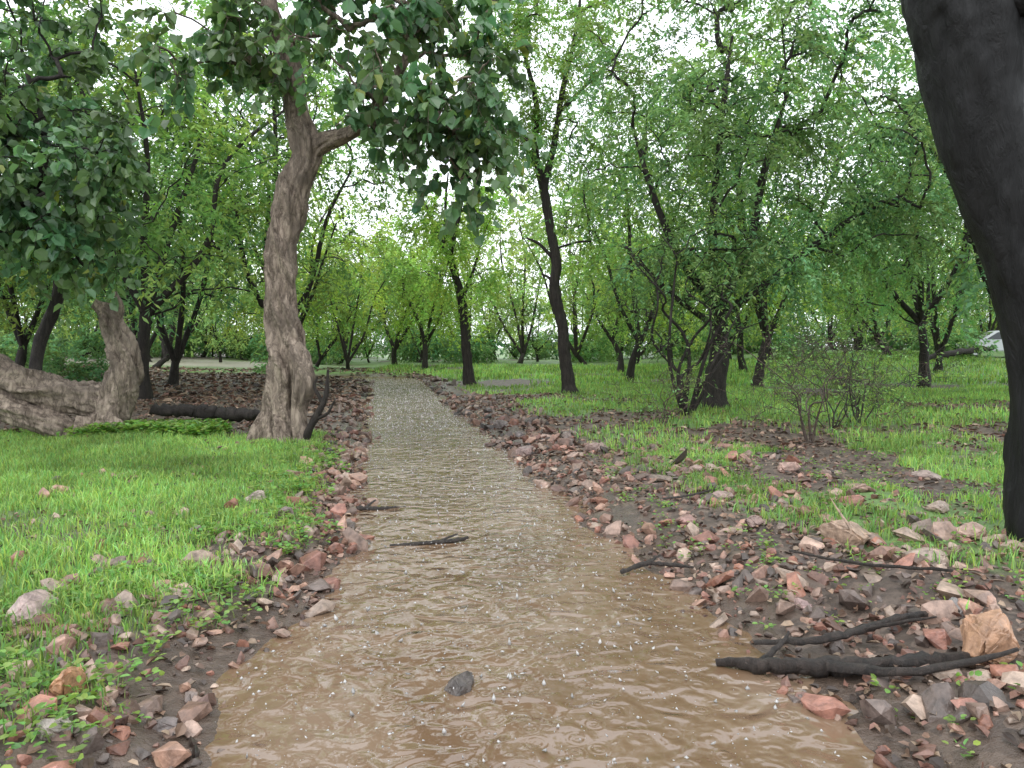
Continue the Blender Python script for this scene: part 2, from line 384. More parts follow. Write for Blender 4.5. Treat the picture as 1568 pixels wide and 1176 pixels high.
def gz(x,y): return float(height(np.array([x]),np.array([y]))[0])
# --- main twisted tree
tp=[(-3.50,11.2,.0),(-3.49,11.2,.25),(-3.50,11.2,.71),(-3.38,11.2,1.30),(-3.45,11.2,1.90),(-3.47,11.2,2.69),(-3.41,11.2,3.38),(-3.26,11.2,3.98),(-3.06,11.2,4.47),(-3.18,11.2,5.07),(-3.26,11.2,5.66),(-3.46,11.2,6.25),(-3.60,11.2,6.85),(-3.5,11.3,8.2)]
tr=[.38,.31,.255,.235,.22,.205,.215,.235,.2,.165,.14,.12,.10,.05]
br=[(-3.1,11.2,4.4),(-2.75,11.1,4.62),(-2.3,11,4.75),(-1.9,10.8,5.1),(-1.45,10.7,5.8),(-1.25,10.5,6.6)]
bl=[(-3.25,11.2,5.5),(-3.8,11.1,5.8),(-4.3,11.,6.3)]
t0=empty('gnarled_tree')
root=[([(-3.55,11.2,.75),(-3.78,11.05,.35),(-3.95,10.95,.0)],[.13,.13,.08]),([(-3.5,11.1,.6),(-3.38,10.85,.25),(-3.28,10.7,.0)],[.13,.12,.07]),
      ([(-3.3,11.1,1.75),(-3.16,11.02,1.40),(-3.10,11,1.05),(-3.2,11,.6),(-3.1,10.9,.0)],[.07,.15,.16,.10,.11])]
me=build_tree('gnarled_trunk',[(tp,tr)]+root+[(br,[.14,.11,.085,.07,.055,.03]),(bl,[.1,.07,.04])],
  [((-4.1,11,6.0),(1.05,1.1,.95),20),((-1.6,10.5,6.2),(1.6,1.2,1.2),34),((-1.05,10.1,4.9),(1.05,.8,.85),19),((-.5,10,4.2),(.55,.5,.55),6),((-3,11.2,7.8),(2.6,2,1.0),24),((-2.1,10.6,4.9),(.6,.6,.35),4)],
  M_broad,M_barkL,11,'broad',.5,6,7,.55,.5,(.165,.14),rmin=.013,kseg=64,lump=.24,trunk_res=34)
add_obj('trunk_and_crown',me,t0)
me=build_tree('dead_shoot',[([(-3.12,10.95,.15),(-2.92,10.85,.5),(-2.74,10.85,.85),(-2.70,10.85,1.25)],[.06,.045,.035,.015]),([(-2.78,10.85,.75),(-2.9,10.85,1.0),(-2.86,10.85,1.15)],[.028,.02,.01]),([(-2.9,10.85,.52),(-2.7,10.8,.62),(-2.6,10.8,.8)],[.025,.018,.01])],[],M_broad,M_barkD,3,kseg=10,lump=.3,trunk_res=8)
add_obj('dead_shoot',me,t0)
# --- leaning gnarled trunk with stub
t1=empty('leaning_tree')
tk=[([(-6.5,11.7,-.05),(-6.42,11.7,.3),(-6.22,11.7,.85),(-6.10,11.7,1.35),(-6.28,11.7,1.95),(-6.38,11.7,2.15),(-6.55,11.65,2.28)],[.36,.29,.22,.18,.155,.13,.07]),
    ([(-6.15,11.7,.62),(-6.8,11.7,.78),(-7.5,11.6,.9),(-8.15,11.5,1.25),(-9.1,11.4,1.8),(-10.2,11.3,2.6)],[.22,.22,.25,.24,.22,.18]),
    ([(-6.6,11.5,.15),(-7.2,11.4,.42),(-8.1,11.3,.75),(-9,11.2,1.0)],[.13,.16,.15,.13]),
    ([(-6.28,11.7,1.9),(-6.15,11.65,2.2),(-6.2,11.6,2.45)],[.09,.06,.03]),
    ([(-6.3,11.5,.4),(-5.9,11.3,.2),(-5.6,11.2,.05)],[.16,.10,.05]),([(-6.6,11.5,.4),(-6.6,11.25,.15),(-6.7,11.1,.0)],[.16,.13,.08])]
me=build_tree('leaning_trunk',tk,[],M_broad,M_barkL,12,kseg=48,lump=.3,trunk_res=28)
add_obj('trunk',me,t1)
tk=[([(-7.5,11.6,.9),(-7.6,11.9,1.6),(-7.3,12.0,2.6),(-7.5,11.8,3.7),(-7.2,11.6,4.8),(-7.4,11.5,5.8)],[.10,.09,.08,.07,.055,.03])]
me=build_tree('leaning_crown',tk,[((-7.6,11.3,4.7),(1.9,1.5,1.6),50),((-7.2,11,3.3),(1.4,1.,.85),28),((-6.0,10.6,4.2),(.9,.8,.7),10),((-7.6,11.6,6.8),(2.4,1.8,1.2),22)],
  M_broad,M_barkD,12,'broad',.5,6,7,.55,.5,(.16,.135),rmin=.010,kseg=14,lump=.15,trunk_res=14)
add_obj('crown',me,t1)
# --- dark trunk close at right
t2=empty('dark_leaning_tree')
tk=[([(3.98,5.3,-.05),(3.92,5.3,.33),(3.84,5.3,1.27),(3.75,5.3,1.74),(3.62,5.3,2.21),(3.47,5.3,2.68),(3.31,5.3,3.15),(3.22,5.3,3.62),(3.10,5.3,4.1),(2.85,5.4,4.8),(2.6,5.5,5.8)],[.4,.3,.225,.22,.235,.26,.285,.32,.34,.26,.18]),
    ([(3.35,5.3,3.2),(3.5,5.25,3.75),(3.75,5.2,4.3),(4.1,5.3,5.2)],[.2,.2,.17,.12]),
    ([(3.35,5.1,3.95),(3.6,5.0,3.85),(3.85,5.,3.55),(4.2,5,3.1)],[.13,.1,.08,.05]),
    ([(3.6,5.1,2.95),(3.85,5.0,2.98),(4.1,4.95,2.95)],[.02,.012,.006])]
me=build_tree('dark_trunk',tk,[((2.9,6,6.6),(2.2,1.8,.8),26),((4.6,6.2,4.7),(.8,.9,.8),8),((4.1,5.4,3.0),(.25,.4,.3),3)],M_leafN,M_barkW,13,'feather',.5,10,26,.7,.6,(.08,.03),rmin=.012,kseg=40,lump=.08,trunk_res=16)
add_obj('trunk_and_crown',me,t2)
def tree_obj(name,me,x,y,rot=0,sc=1):
    e=empty(name); e.location=(x,y,gz(x,y)-.05); o=add_obj('trunk_and_crown',me,e,(0,0,0),rot,sc); return e
# --- slender forked tree
tk=[([(0,0,-.1),(-.05,0,.4),(-.18,0,1.2),(-.23,0,2.0),(-.47,0,3.1),(-.42,0,3.9),(-.62,0,5.0),(-.8,0,6.1)],[.28,.19,.17,.165,.155,.15,.135,.13]),
    ([(-.8,0,6.0),(-1.05,.1,7.2),(-1.0,.1,8.4),(-1.4,.2,10.2),(-1.6,.2,12)],[.11,.10,.08,.055,.03]),
    ([(-.8,0,6.0),(-.5,-.1,7.3),(-.3,-.2,8.6),(.1,-.2,10.4),(.3,-.2,12)],[.10,.09,.075,.055,.03]),
    ([(-1.05,.1,7.2),(-1.9,.1,8.3),(-2.5,.2,9.6)],[.07,.05,.03]),([(-.3,-.2,8.2),(.5,-.2,9.0),(1.4,-.1,9.9)],[.06,.045,.03]),
    ([(-.42,0,3.9),(-.9,0,4.4),(-1.3,0,4.6)],[.06,.045,.03]),([(-.3,0,2.9),(-.6,0,3.4),(-.85,0,3.55)],[.05,.04,.03])]
me=build_tree('slender',tk,[((-.6,0,10.6),(3.0,2.4,2.8),115),((.4,0,7.2),(1.8,1.4,1.6),22),((-1.8,0,7.8),(1.6,1.3,1.7),24),((.8,0,4.7),(1.0,1,.7),6)],M_leafA,M_barkD,21,'feather',.6,9,22,.95,.65,(.14,.05),rmin=.009,kseg=12,lump=.15,twigs=False)
tree_obj('forked_tree',me,1.72,21.8)
tk=[([(0,0,-.1),(-.1,0,1.0),(-.3,0,3.2),(-.75,0,4.9)],[.25,.18,.155,.13]),([(-.75,0,4.8),(-1.4,0,6.2),(-2.0,0,7.6)],[.10,.07,.04]),([(-.75,0,4.8),(-.4,0,6.3),(-.1,0,7.8)],[.10,.07,.04]),
    ([(-.3,0,3.2),(.2,0,4.5),(.5,0,5.6)],[.08,.05,.03]),([(-.9,0,5.2),(-.9,.2,7),(-.8,.2,8)],[.07,.05,.03])]
me=build_tree('thin',tk,[((-.7,0,6.4),(2.7,2.1,1.7),60),((-.6,0,4.3),(2.2,1.8,.9),16)],M_leafY,M_barkD,22,'feather',.6,9,20,.9,.7,(.15,.06),rmin=.010,kseg=10,lump=.14,twigs=False)
tree_obj('thin_tree',me,-1.6,28)
# --- broad mesquite right of the stream
tk=[([(0,0,-.1),(0,0,.5),(.1,0,1.5),(.05,0,2.4)],[.38,.24,.20,.16]),([(.05,0,2.3),(-.8,0,3.4),(-1.4,.1,4.8),(-1.9,.1,6.4)],[.12,.09,.07,.035]),([(.05,0,2.3),(.7,0,3.6),(1.0,0,5.2),(1.5,0,7)],[.12,.10,.08,.035]),
    ([(.1,0,2.1),(1.4,-.2,3.1),(2.8,-.3,4.2),(4.1,-.3,4.8)],[.10,.08,.06,.03]),([(.0,0,2.2),(-.2,-.4,4.),(-.1,-.6,6.2),(.1,-.6,8)],[.11,.08,.06,.03]),([(0,0,1.9),(-1.1,-.4,2.6),(-2.1,-.5,3.6)],[.07,.05,.03])]
me=build_tree('mesq',tk,[((.5,0,6.6),(4.2,3,3.4),215),((.4,-.4,3.5),(3.1,2,1.1),52),((3.6,-.3,4.4),(2.0,1.4,1.5),32),((1.0,0,9.6),(3.6,2.6,1.3),44)],M_leafN,M_barkD,23,'feather',.6,9,24,.9,.75,(.12,.042),rmin=.009,kseg=12,lump=.15,twigs=False)
tree_obj('mesquite_tree',me,4.56,16.6)
# --- shrubs
def shrub(name,x,y,seed,H,spread,n,leafy,mat=M_barkD,r0=.02):
    r=np.random.default_rng(seed); tk=[]
    for i in range(n):
        a=r.uniform(0,6.28); d=np.array([math.cos(a),math.sin(a)*.7])*spread*r.uniform(.25,1)
        h=H*r.uniform(.45,1); pts=[(d[0]*.03,d[1]*.03,-.05)]
        for q in (.2,.4,.6,.8,1.):
            j=H*.05
            pts.append((d[0]*q**1.3+r.normal()*j,d[1]*q**1.3+r.normal()*j,h*q**(.85 if r.random()<.7 else .6)+r.normal()*j*.4))
        tk.append((pts,[r0*1.2,r0,r0*.75,r0*.55,r0*.4,r0*.2]))
    me=build_tree(name,tk,[((0,0,H*.62),(spread*1.15,spread*.8,H*.5),leafy[0])],M_leafA,mat,seed,'feather',.35,leafy[1],leafy[2],leafy[3],.15,(.07,.026),rmin=r0*.22,kseg=6,lump=.05,twig_r=.0022,wob=.35,trunk_res=5)
    tree_obj(name,me,x,y)
M_twig=bark_mat('dry_twig',(.05,.036,.03),(.17,.125,.10),8,.4,.6)
shrub('spindly_sapling',3.45,14.6,31,3.8,1.5,8,(60,7,4,.5),r0=.036)
shrub('bare_shrub',4.3,10.6,32,1.7,1.5,6,(60,6,1,.4),M_twig,.013)
shrub('bare_shrub',6.2,13.2,33,1.9,1.5,7,(60,6,4,.4),M_stick,.014)
shrub('bare_shrub',2.6,12.8,34,1.0,.8,6,(26,5,2,.25),M_twig,.010)
shrub('bare_shrub',5.3,12.2,35,1.3,1.3,6,(46,6,2,.35),M_stick,.011)
# --- generic mesquites
def generic(seed,H,mat,wide=.4,bark=M_barkD,clumps=105,low=.33,ntw=9,nl=15,leaf=(.19,.073),twigs=False,bseg=4,lowf=.22):
    r=np.random.default_rng(seed); tk=[]
    fz=r.uniform(.7,2.4); lx,ly=r.normal()*.5,r.normal()*.5
    tk.append(([(0,0,-.15),(lx*.1,ly*.6,fz*.5),(lx,ly,fz)],[.22,.15,.13]))
    for i in range(4):
        a=i*1.6+r.uniform(-.6,.6); R_=H*wide*r.uniform(.3,.85); h=H*r.uniform(.55,.88)
        c,s_=math.cos(a),math.sin(a)
        tk.append(([(lx,ly,fz-.1),(lx+c*R_*.4,ly+s_*R_*.35,fz+(h-fz)*.3),(lx+c*R_*.55+r.normal()*.3,ly+s_*R_*.6+r.normal()*.3,fz+(h-fz)*.68),(lx+c*R_,ly+s_*R_,h)],[.10,.08,.06,.03]))
    R_=H*wide
    return build_tree('mesquite',tk,[((0,0,H*.66),(R_,R_,H*.33),clumps),((r.normal(),r.normal(),H*low),(R_*.9,R_*.9,H*.12),int(clumps*lowf))],mat,bark,seed,'feather',.7,ntw,nl,1.1,.6,leaf,rmin=.010,kseg=8,lump=.16,trunk_res=6,twigs=twigs,bseg=bseg)
G=[generic(41,12,M_leafA,clumps=125),generic(42,11,M_leafY,.42,clumps=105),generic(43,13,M_leafA,.34,clumps=130,lowf=.1),generic(44,12,M_leafN,.38,clumps=130,lowf=.3),generic(45,8,M_leafY,.45,low=.38,clumps=85)]
kw=dict(ntw=7,nl=10,leaf=(.28,.12),bseg=3)
GD=[generic(51,11,M_leafHaze,clumps=75,**kw),generic(52,10,M_leafHaze,.45,clumps=70,**kw),generic(53,12,M_leafHaze,.38,clumps=75,**kw),generic(54,9,M_leafA,.42,clumps=65,**kw)]
mids=[(-9.5,19,0,1),(-13.5,17,3,1),(-7.4,25,2,1.05),(-12,26,3,1.),(-17.5,23,0,1),(-9.5,33,1,.95),(-16,32,3,1.),
      (12.8,17.8,3,1.05),(8.4,25.5,2,1.),(14.5,26,0,1),(19.5,22,0,1.),(5.6,38,1,.9),(11,35,1,.95),(19,33,3,1),(-5.2,44,4,1.0),(4.6,29,2,.9),(-14.5,21.5,2,.8)]
for i,(x,y,k,sc_) in enumerate(mids):
    tree_obj('mesquite_tree',G[k],x,y,i*1.7,sc_)
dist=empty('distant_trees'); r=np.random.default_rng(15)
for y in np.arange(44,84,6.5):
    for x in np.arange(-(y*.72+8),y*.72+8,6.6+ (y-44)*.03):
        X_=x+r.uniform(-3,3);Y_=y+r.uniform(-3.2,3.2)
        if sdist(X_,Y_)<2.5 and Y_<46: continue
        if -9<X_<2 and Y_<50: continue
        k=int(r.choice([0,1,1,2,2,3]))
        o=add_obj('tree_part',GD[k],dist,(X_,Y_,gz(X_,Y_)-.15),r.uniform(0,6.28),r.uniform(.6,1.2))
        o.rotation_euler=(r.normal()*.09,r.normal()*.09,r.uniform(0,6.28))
bm_=build_tree('bush',[([(0,0,-.1),(0,0,.4),(.1,0,1.)],[.05,.04,.03])],[((0,0,1.1),(1.9,1.6,.9),30)],M_leafN,M_barkD,61,'feather',.6,8,12,.9,.5,(.24,.10),rmin=.01,kseg=5,trunk_res=5,twigs=False,bseg=3)
ug=empty('undergrowth')
for i in range(90):
    y=r.uniform(56,88); x=r.uniform(-(y*.72+8),y*.72+8)
    add_obj('bush_part',bm_,ug,(x,y,gz(x,y)-.1),r.uniform(0,6.28),r.uniform(.8,1.7))
for (x,y,s_) in((-14,24,.6),(-19,28,.8),(-11.5,37,.7),(-22,34,1),(24,40,.9),(17,44,.8),(-28,38,1.)):
    add_obj('bush_part',bm_,ug,(x,y,gz(x,y)-.1),s_*9,s_)
# ------------------------------------------------------------ grass
def blades(n,xr,yr,dens,h,w,seed,nseg=2):
    r=np.random.default_rng(seed)
    x=r.uniform(*xr,n);y=r.uniform(*yr,n)
    k=r.random(n)<dens(x,y); x=x[k];y=y[k];n=len(x)
    z=height(x,y)-.01
    hh=h*r.uniform(.45,1.25,n)*(.45+1.1*fbm(x,y,1.7,71)); ww=w*r.uniform(.6,1.3,n)
    a=r.uniform(0,6.28,n); lean=r.uniform(.1,.9,n)
    d=np.stack([np.cos(a),np.sin(a),0*a],-1); sd=np.stack([-np.sin(a),np.cos(a),0*a],-1)
    tw=r.uniform(-1.2,1.2,n)[:,None]; sd=nrm(sd*np.cos(tw)+d*np.sin(tw))
    b=np.stack([x,y,z],-1); up=np.array([0,0,1.])
    m1=b+up*hh[:,None]*.55+d*(hh*lean*.25)[:,None]; tp_=b+up*(hh*(1-.3*lean))[:,None]+d*(hh*lean*.8)[:,None]
    V=np.stack([b-sd*ww[:,None]/2,b+sd*ww[:,None]/2,m1+sd*ww[:,None]*.45,m1-sd*ww[:,None]*.45,tp_],1).reshape(-1,3)
    o=(np.arange(n)*5)[:,None]
    t=(r.uniform(.5,1.35,n)*(.4+1.2*fbm(x,y,.8,73)))[:,None]*np.stack([r.uniform(.8,1.45,n),np.ones(n),r.uniform(.7,1.3,n)],-1)
    t=np.repeat(t,5,0)
    return [(V,o+np.array([[0,1,2,3]]),0,t,False),(V,o+np.array([[3,2,4]]),0,t,False)]
lm=lambda x,y: gmask(x,y)*(x<-1)
parts=blades(190000,(-9.5,-1.5),(2.8,13),lambda x,y:lm(x,y),.105,.009,1)
parts+=blades(60000,(1,8),(3,12),lambda x,y:gmask(x,y)*1.2*(fbm(x,y,3,75)>.44),.12,.010,2)
parts+=blades(80000,(-2,20),(10.5,26),lambda x,y:gmask(x,y)*.9,.15,.020,3)
parts+=blades(40000,(-8,26),(26,48),lambda x,y:gmask(x,y)*.9,.24,.04,4)
parts+=blades(3000,(-3.2,-1.2),(2.2,4.5),lambda x,y:(sdist(x,y)>.25)*(fbm(x,y,2.4,77)>.5)*1.,.11,.007,6)
add_obj('grass',make_mesh('grass',parts,[M_grass]))
def weeds(n,xr,yr,dens,seed,h=.07,lf=.035):
    r=np.random.default_rng(seed)
    x=r.uniform(*xr,n);y=r.uniform(*yr,n);k=r.random(n)<dens(x,y);x=x[k];y=y[k];n=len(x);m_=9
    b=np.repeat(np.stack([x,y,height(x,y)],-1),m_,0)
    T=len(b); a=r.uniform(0,6.28,T)
    d=nrm(np.stack([np.cos(a),np.sin(a),r.uniform(-.1,.7,T)],-1))
    P=b+d*np.array([1,1,.3])*r.uniform(.0,.06,(T,1))+np.array([0,0,1.])*(h*r.uniform(.2,1.1,(T,1)))
    v,f,k_=leaf_faces(P,d,nrm(np.array([0,0,1.])+r.normal(size=P.shape)*.35),lf*r.uniform(.7,1.5,T),lf*.75*r.uniform(.7,1.3,T),True,.1)
    t=r.uniform(.55,1.3,T)[:,None]*np.stack([r.uniform(.8,1.5,T),np.ones(T),r.uniform(.7,1.2,T)],-1)
    return (v,f,0,np.repeat(t,k_,0),False)
ew=lambda x,y:(sdist(x,y)>.22)*(fbm(x,y,1.6,81)>.5)*(1-.0*x)
wp=[weeds(1500,(-4.5,-1.2),(2.2,6.5),lambda x,y:ew(x,y)*(1-sm(.8,2.2,sdist(x,y)))*1.,1,.07,.034),
    weeds(800,(-4,-1.5),(6.5,12),lambda x,y:ew(x,y)*(1-sm(.6,1.2,sdist(x,y))),2,.08,.045),
    weeds(2200,(1,7),(2.5,10),lambda x,y:ew(x,y)*.4,3,.05,.028),
    weeds(500,(-6.8,-4.6),(11.0,12.2),lambda x,y:x*0+.9,4,.16,.07)]
add_obj('weeds',make_mesh('weeds',wp,[M_weed]))
# ------------------------------------------------------------ stones
def rock_templates(n,seed,pts=13):
    r=np.random.default_rng(seed); out_=[]
    for i in range(n):
        bm=bmesh.new()
        q=nrm(r.normal(size=(pts,3)))*r.uniform(.8,1.05,(pts,1))
        for p_ in q: bm.verts.new(p_)
        bmesh.ops.convex_hull(bm,input=bm.verts)
        bmesh.ops.triangulate(bm,faces=bm.faces)
        lo=[v for v in bm.verts if not v.link_faces]
        if lo: bmesh.ops.delete(bm,geom=lo,context='VERTS')
        bm.verts.ensure_lookup_table(); bm.verts.index_update()
        out_.append((np.array([v.co for v in bm.verts]),np.array([[v.index for v in f.verts] for f in bm.faces])))
        bm.free()
    return out_
RT=rock_templates(14,91,15)
pal=np.array([(.37,.215,.16),(.44,.30,.235),(.33,.15,.10),(.30,.20,.155),(.18,.135,.115),(.12,.09,.075),(.46,.34,.265),(.36,.17,.125),(.42,.25,.18),(.22,.12,.09)])
def stones(n,xr,yr,dens,smin,smax,seed,dark=1.,flat=.45,pw=3):
    r=np.random.default_rng(seed)
    x=r.uniform(*xr,n);y=r.uniform(*yr,n);k=r.random(n)<dens(x,y);x=x[k];y=y[k];n=len(x)
    z=height(x,y); sz=smin+(smax-smin)*r.random(n)**pw
    parts=[]; kind=r.integers(0,len(RT),n)
    for t,(tv,tf_) in enumerate(RT):
        q=np.where(kind==t)[0]
        if len(q)==0: continue
        a=r.uniform(0,6.28,len(q)); sc_=np.stack([sz[q]*r.uniform(.7,1.3,len(q)),sz[q]*r.uniform(.6,1.0,len(q)),sz[q]*r.uniform(.35,.95,len(q))*flat/.45],-1)
        v=tv[None]*sc_[:,None]
        tl=r.normal(size=len(q))*.4
        v=np.stack([v[...,0],v[...,1],v[...,2]+v[...,0]*tl[:,None]],-1)
        ca,sa=np.cos(a)[:,None],np.sin(a)[:,None]
        v=np.stack([v[...,0]*ca-v[...,1]*sa,v[...,0]*sa+v[...,1]*ca,v[...,2]],-1)
        v=v+np.stack([x[q],y[q],z[q]+sz[q]*.15],-1)[:,None]
        f=tf_[None]+(np.arange(len(q))*len(tv))[:,None,None]
        c=pal[r.integers(0,len(pal),len(q))]*r.uniform(.45,1.15,(len(q),1))*dark
        parts.append((v.reshape(-1,3),f.reshape(-1,3),0,np.repeat(c,len(tv),0),False))
    return parts
def dn(x,y):
    s=sdist(x,y); L,R=edges(y); right=x>(L+R)/2
    w=np.where(right,4.0,.9)
    w=np.where(right&(y>11),1.7,w)
    w=np.where((~right)&(y<5),2.0,w)
    pt=sm(.36,.58,fbm(x,y,1.1,95))*.75+.28
    return (s>-.06)*(1-sm(w*.35,w,s))*pt
sp_=stones(20000,(-4,6.5),(2.3,11),dn,.012,.065,1,.95)
sp_+=stones(4600,(-4,7),(2.3,12.5),lambda x,y:dn(x,y)*.9,.045,.14,2,1.0,.38,2.0)
sp_+=stones(6000,(-6,5),(10.5,22),lambda x,y:dn(x,y),.03,.15,3,.6,.5,2.2)
sp_+=stones(1500,(-8,1),(20,36),lambda x,y:dn(x,y),.06,.2,4,.45)
sp_+=stones(1000,(-3,2),(2.3,14),lambda x,y:(np.abs(sdist(x,y)+.12)<.2)*1.,.02,.08,5,.5)
sp_+=stones(260,(-5,-1.6),(3,8),lambda x,y:(sdist(x,y)>.4)*(fbm(x,y,1.2,97)>.5)*1.,.03,.10,6,1.1,.6)
add_obj('scattered_stones',make_mesh('scattered_stones',sp_,[M_rock]))
def rock(x,y,size,c,flat=.6,seed=0,dz=0.,rot=0.):
    r=np.random.default_rng(seed+100)
    bm=bmesh.new()
    for p_ in nrm(r.normal(size=(18,3)))*r.uniform(.85,1.05,(18,1)): bm.verts.new(p_)
    bmesh.ops.convex_hull(bm,input=bm.verts)
    lo=[v for v in bm.verts if not v.link_faces]
    if lo: bmesh.ops.delete(bm,geom=lo,context='VERTS')
    bmesh.ops.bevel(bm,geom=list(bm.edges),offset=.07,segments=2,affect='EDGES')
    bmesh.ops.triangulate(bm,faces=bm.faces); bmesh.ops.subdivide_edges(bm,edges=bm.edges,cuts=2)
    bmesh.ops.triangulate(bm,faces=bm.faces); bm.verts.index_update()
    v=np.array([q.co for q in bm.verts]); f=np.array([[q.index for q in fa.verts] for fa in bm.faces])
    bm.free()
    n=(fbm(v[:,0]*2+v[:,2],v[:,1]*2-v[:,2],2.2,seed,4)-.5)
    v=v*(1+.34*n[:,None]); v=v*np.array([size/2,size/2*r.uniform(.65,.95),size/2*flat])
    tn=np.array(c)[None]*(.75+.5*fbm(v[:,0]+v[:,2],v[:,1]-v[:,2],9,seed)[:,None])
    me=make_mesh('rock',[(v,f,0,tn,False)],[M_rock])
    return add_obj('rock',me,None,(x,y,gz(x,y)+size*flat*.22+dz),rot)
for i,(x,y,s_,c,fl) in enumerate([(.2,10.6,.36,(.25,.17,.15),.7),(.85,11.6,.32,(.2,.15,.13),.7),(1.15,10.4,.3,(.3,.21,.18),.8),(-2.4,6.9,.30,(.46,.38,.32),.75),
  (-2.85,6.3,.22,(.44,.31,.27),.5),(-2.75,5.7,.2,(.42,.34,.24),.5),(-2.65,4.0,.42,(.42,.31,.28),.4),(-1.9,3.12,.25,(.42,.22,.12),.75),(2.3,3.5,.36,(.40,.23,.14),.9),
  (2.4,5.3,.42,(.36,.25,.18),.7),(3.4,5.4,.30,(.42,.28,.22),.5),(2.72,4.8,.42,(.35,.27,.22),.4),(2.42,3.95,.17,(.22,.2,.19),.8),(-.25,3.4,.22,(.085,.07,.062),.8),
  (-1.75,2.75,.17,(.36,.31,.27),.6),(3.1,8.2,.3,(.42,.27,.22),.55),(3.3,7.0,.3,(.38,.25,.2),.5),(2.0,7.0,.26,(.36,.25,.22),.5),(1.45,6.1,.22,(.34,.2,.17),.5),
  (2.9,10.0,.3,(.36,.2,.16),.5),(3.6,6.2,.28,(.4,.3,.24),.4),(1.7,4.3,.16,(.4,.27,.25),.5),(-2.05,2.75,.15,(.3,.2,.15),.6),(.1,12.2,.3,(.16,.13,.12),.6),(-.2,14,.34,(.15,.12,.11),.7),
  (2.15,8.6,.26,(.4,.28,.24),.5),(4.3,7.6,.34,(.36,.27,.23),.4),(-2.0,8.6,.2,(.3,.2,.17),.5),(-3.05,5.0,.2,(.36,.27,.22),.5),(1.95,5.9,.2,(.3,.2,.17),.6),(-1.45,3.0,.13,(.16,.13,.12),.5)]):
    rock(x,y,s_,c,fl,i,(.06 if i==13 else 0),i*1.3)
# ------------------------------------------------------------ leaf litter
def litter(n,xr,yr,dens,seed,sz):
    r=np.random.default_rng(seed)
    x=r.uniform(*xr,n);y=r.uniform(*yr,n);k=r.random(n)<dens(x,y);x=x[k];y=y[k];n=len(x)
    a=r.uniform(0,6.28,n); d=nrm(np.stack([np.cos(a),np.sin(a),r.normal(size=n)*.25],-1))
    P=np.stack([x,y,height(x,y)+r.uniform(.008,.03,n)],-1)
    v,f,k_=leaf_faces(P,d,nrm(np.array([0,0,1.])+r.normal(size=P.shape)*.4),sz*r.uniform(.5,1.4,n),sz*.65*r.uniform(.5,1.3,n),True,.3)
    pl=np.array([(.20,.12,.08),(.12,.08,.055),(.30,.19,.13),(.07,.05,.04),(.36,.26,.18),(.22,.11,.08)])
    c=pl[r.integers(0,6,n)]*r.uniform(.5,1.15,(n,1))
    return (v,f,0,np.repeat(c,k_,0),False)
lit=[litter(18000,(-4,7),(2.3,11),lambda x,y:(sdist(x,y)>0)*(1-.6*gmask(x,y))*(.35+.65*(fbm(x,y,1.1,99)>.5)),1,.055),
     litter(16000,(-12,13),(10,22),lambda x,y:(sdist(x,y)>0)*(1-.75*gmask(x,y))*1.,2,.10),
     litter(9000,(-26,-4),(18,44),lambda x,y:(sdist(x,y)>0)*1.,4,.2),
     litter(300,(-4.5,-1.5),(4,10),lambda x,y:(sdist(x,y)>.2)*.6,3,.08)]
add_obj('leaf_litter',make_mesh('leaf_litter',lit,[M_litter]))
# ------------------------------------------------------------ sticks & logs
def log(name,pts,rad,mat=M_stick,forks=(),k=12):
    n=max(14,len(pts)*9); q,r_=resample(pts,rad,n); r0=np.random.default_rng(int(abs(pts[0][0])*1000))
    q=q+(r0.random(q.shape)-.5)*r_[:,None]*.55; r_=r_*r0.uniform(.8,1.2,len(r_))
    parts=[]
    def addt(q,r_):
        v,f=tubes(q[None],r_[None],k,lump=.28); parts.append((v,f,0,None,True))
        for e,qq in((0,q[0]),(len(v)-k,q[-1])):
            vv=np.vstack([v[e:e+k],qq[None]]); parts.append((vv,np.array([[i,(i+1)%k,k] for i in range(k)]),0,None,False))
    addt(q,r_)
    for fp,fr in forks:
        a_,b_=resample(fp,fr,12); a_=a_+(r0.random(a_.shape)-.5)*b_[:,None]*.6; addt(a_,b_)
    return add_obj(name,make_mesh(name,parts,[mat]))
log('fallen_log',[(1.02,3.62,.03),(1.3,3.5,.05),(1.6,3.47,.07),(2.0,3.42,.11),(2.35,3.5,.15)],[.022,.036,.04,.033,.014],forks=[([(1.5,3.45,.08),(1.8,3.3,.12),(2.1,3.28,.18),(2.3,3.3,.22)],[.022,.018,.014,.008]),([(1.2,3.53,.05),(1.35,3.65,.1),(1.42,3.72,.14)],[.014,.01,.006])])
log('fallen_branch',[(1.25,3.75,.07),(1.6,3.70,.11),(2.05,3.85,.16),(2.4,3.9,.18)],[.010,.019,.018,.008],forks=[([(1.8,3.76,.13),(2.0,3.7,.2),(2.15,3.68,.23)],[.010,.008,.004])])
log('floating_stick',[(-.98,5.85,.0),(-.75,5.88,.012),(-.5,5.95,.016),(-.36,6.0,.03)],[.010,.014,.017,.012],forks=[([(-.6,5.92,.015),(-.45,6.05,.05)],[.010,.006])])
log('floating_stick',[(-1.5,7.1,.03),(-1.3,7.1,.03),(-1.05,7.25,.01)],[.02,.018,.010],forks=[([(-1.42,7.1,.04),(-1.35,7.25,.08)],[.012,.007])])
log('fallen_branch',[(.76,5.1,.02),(.95,5.2,.05),(1.1,5.15,.06),(1.26,5.05,.07)],[.012,.016,.014,.008],forks=[([(.95,5.2,.05),(1.08,5.32,.08)],[.011,.006])])
log('fallen_log',[(-5.9,12.1,.55),(-5.2,12.2,.52),(-4.6,12.1,.48),(-4.0,12.0,.5)],[.08,.09,.08,.06],M_barkD)
log('fallen_branch',[(1.4,6.9,.16),(1.7,7.0,.18),(2.1,7.3,.2)],[.008,.010,.006])
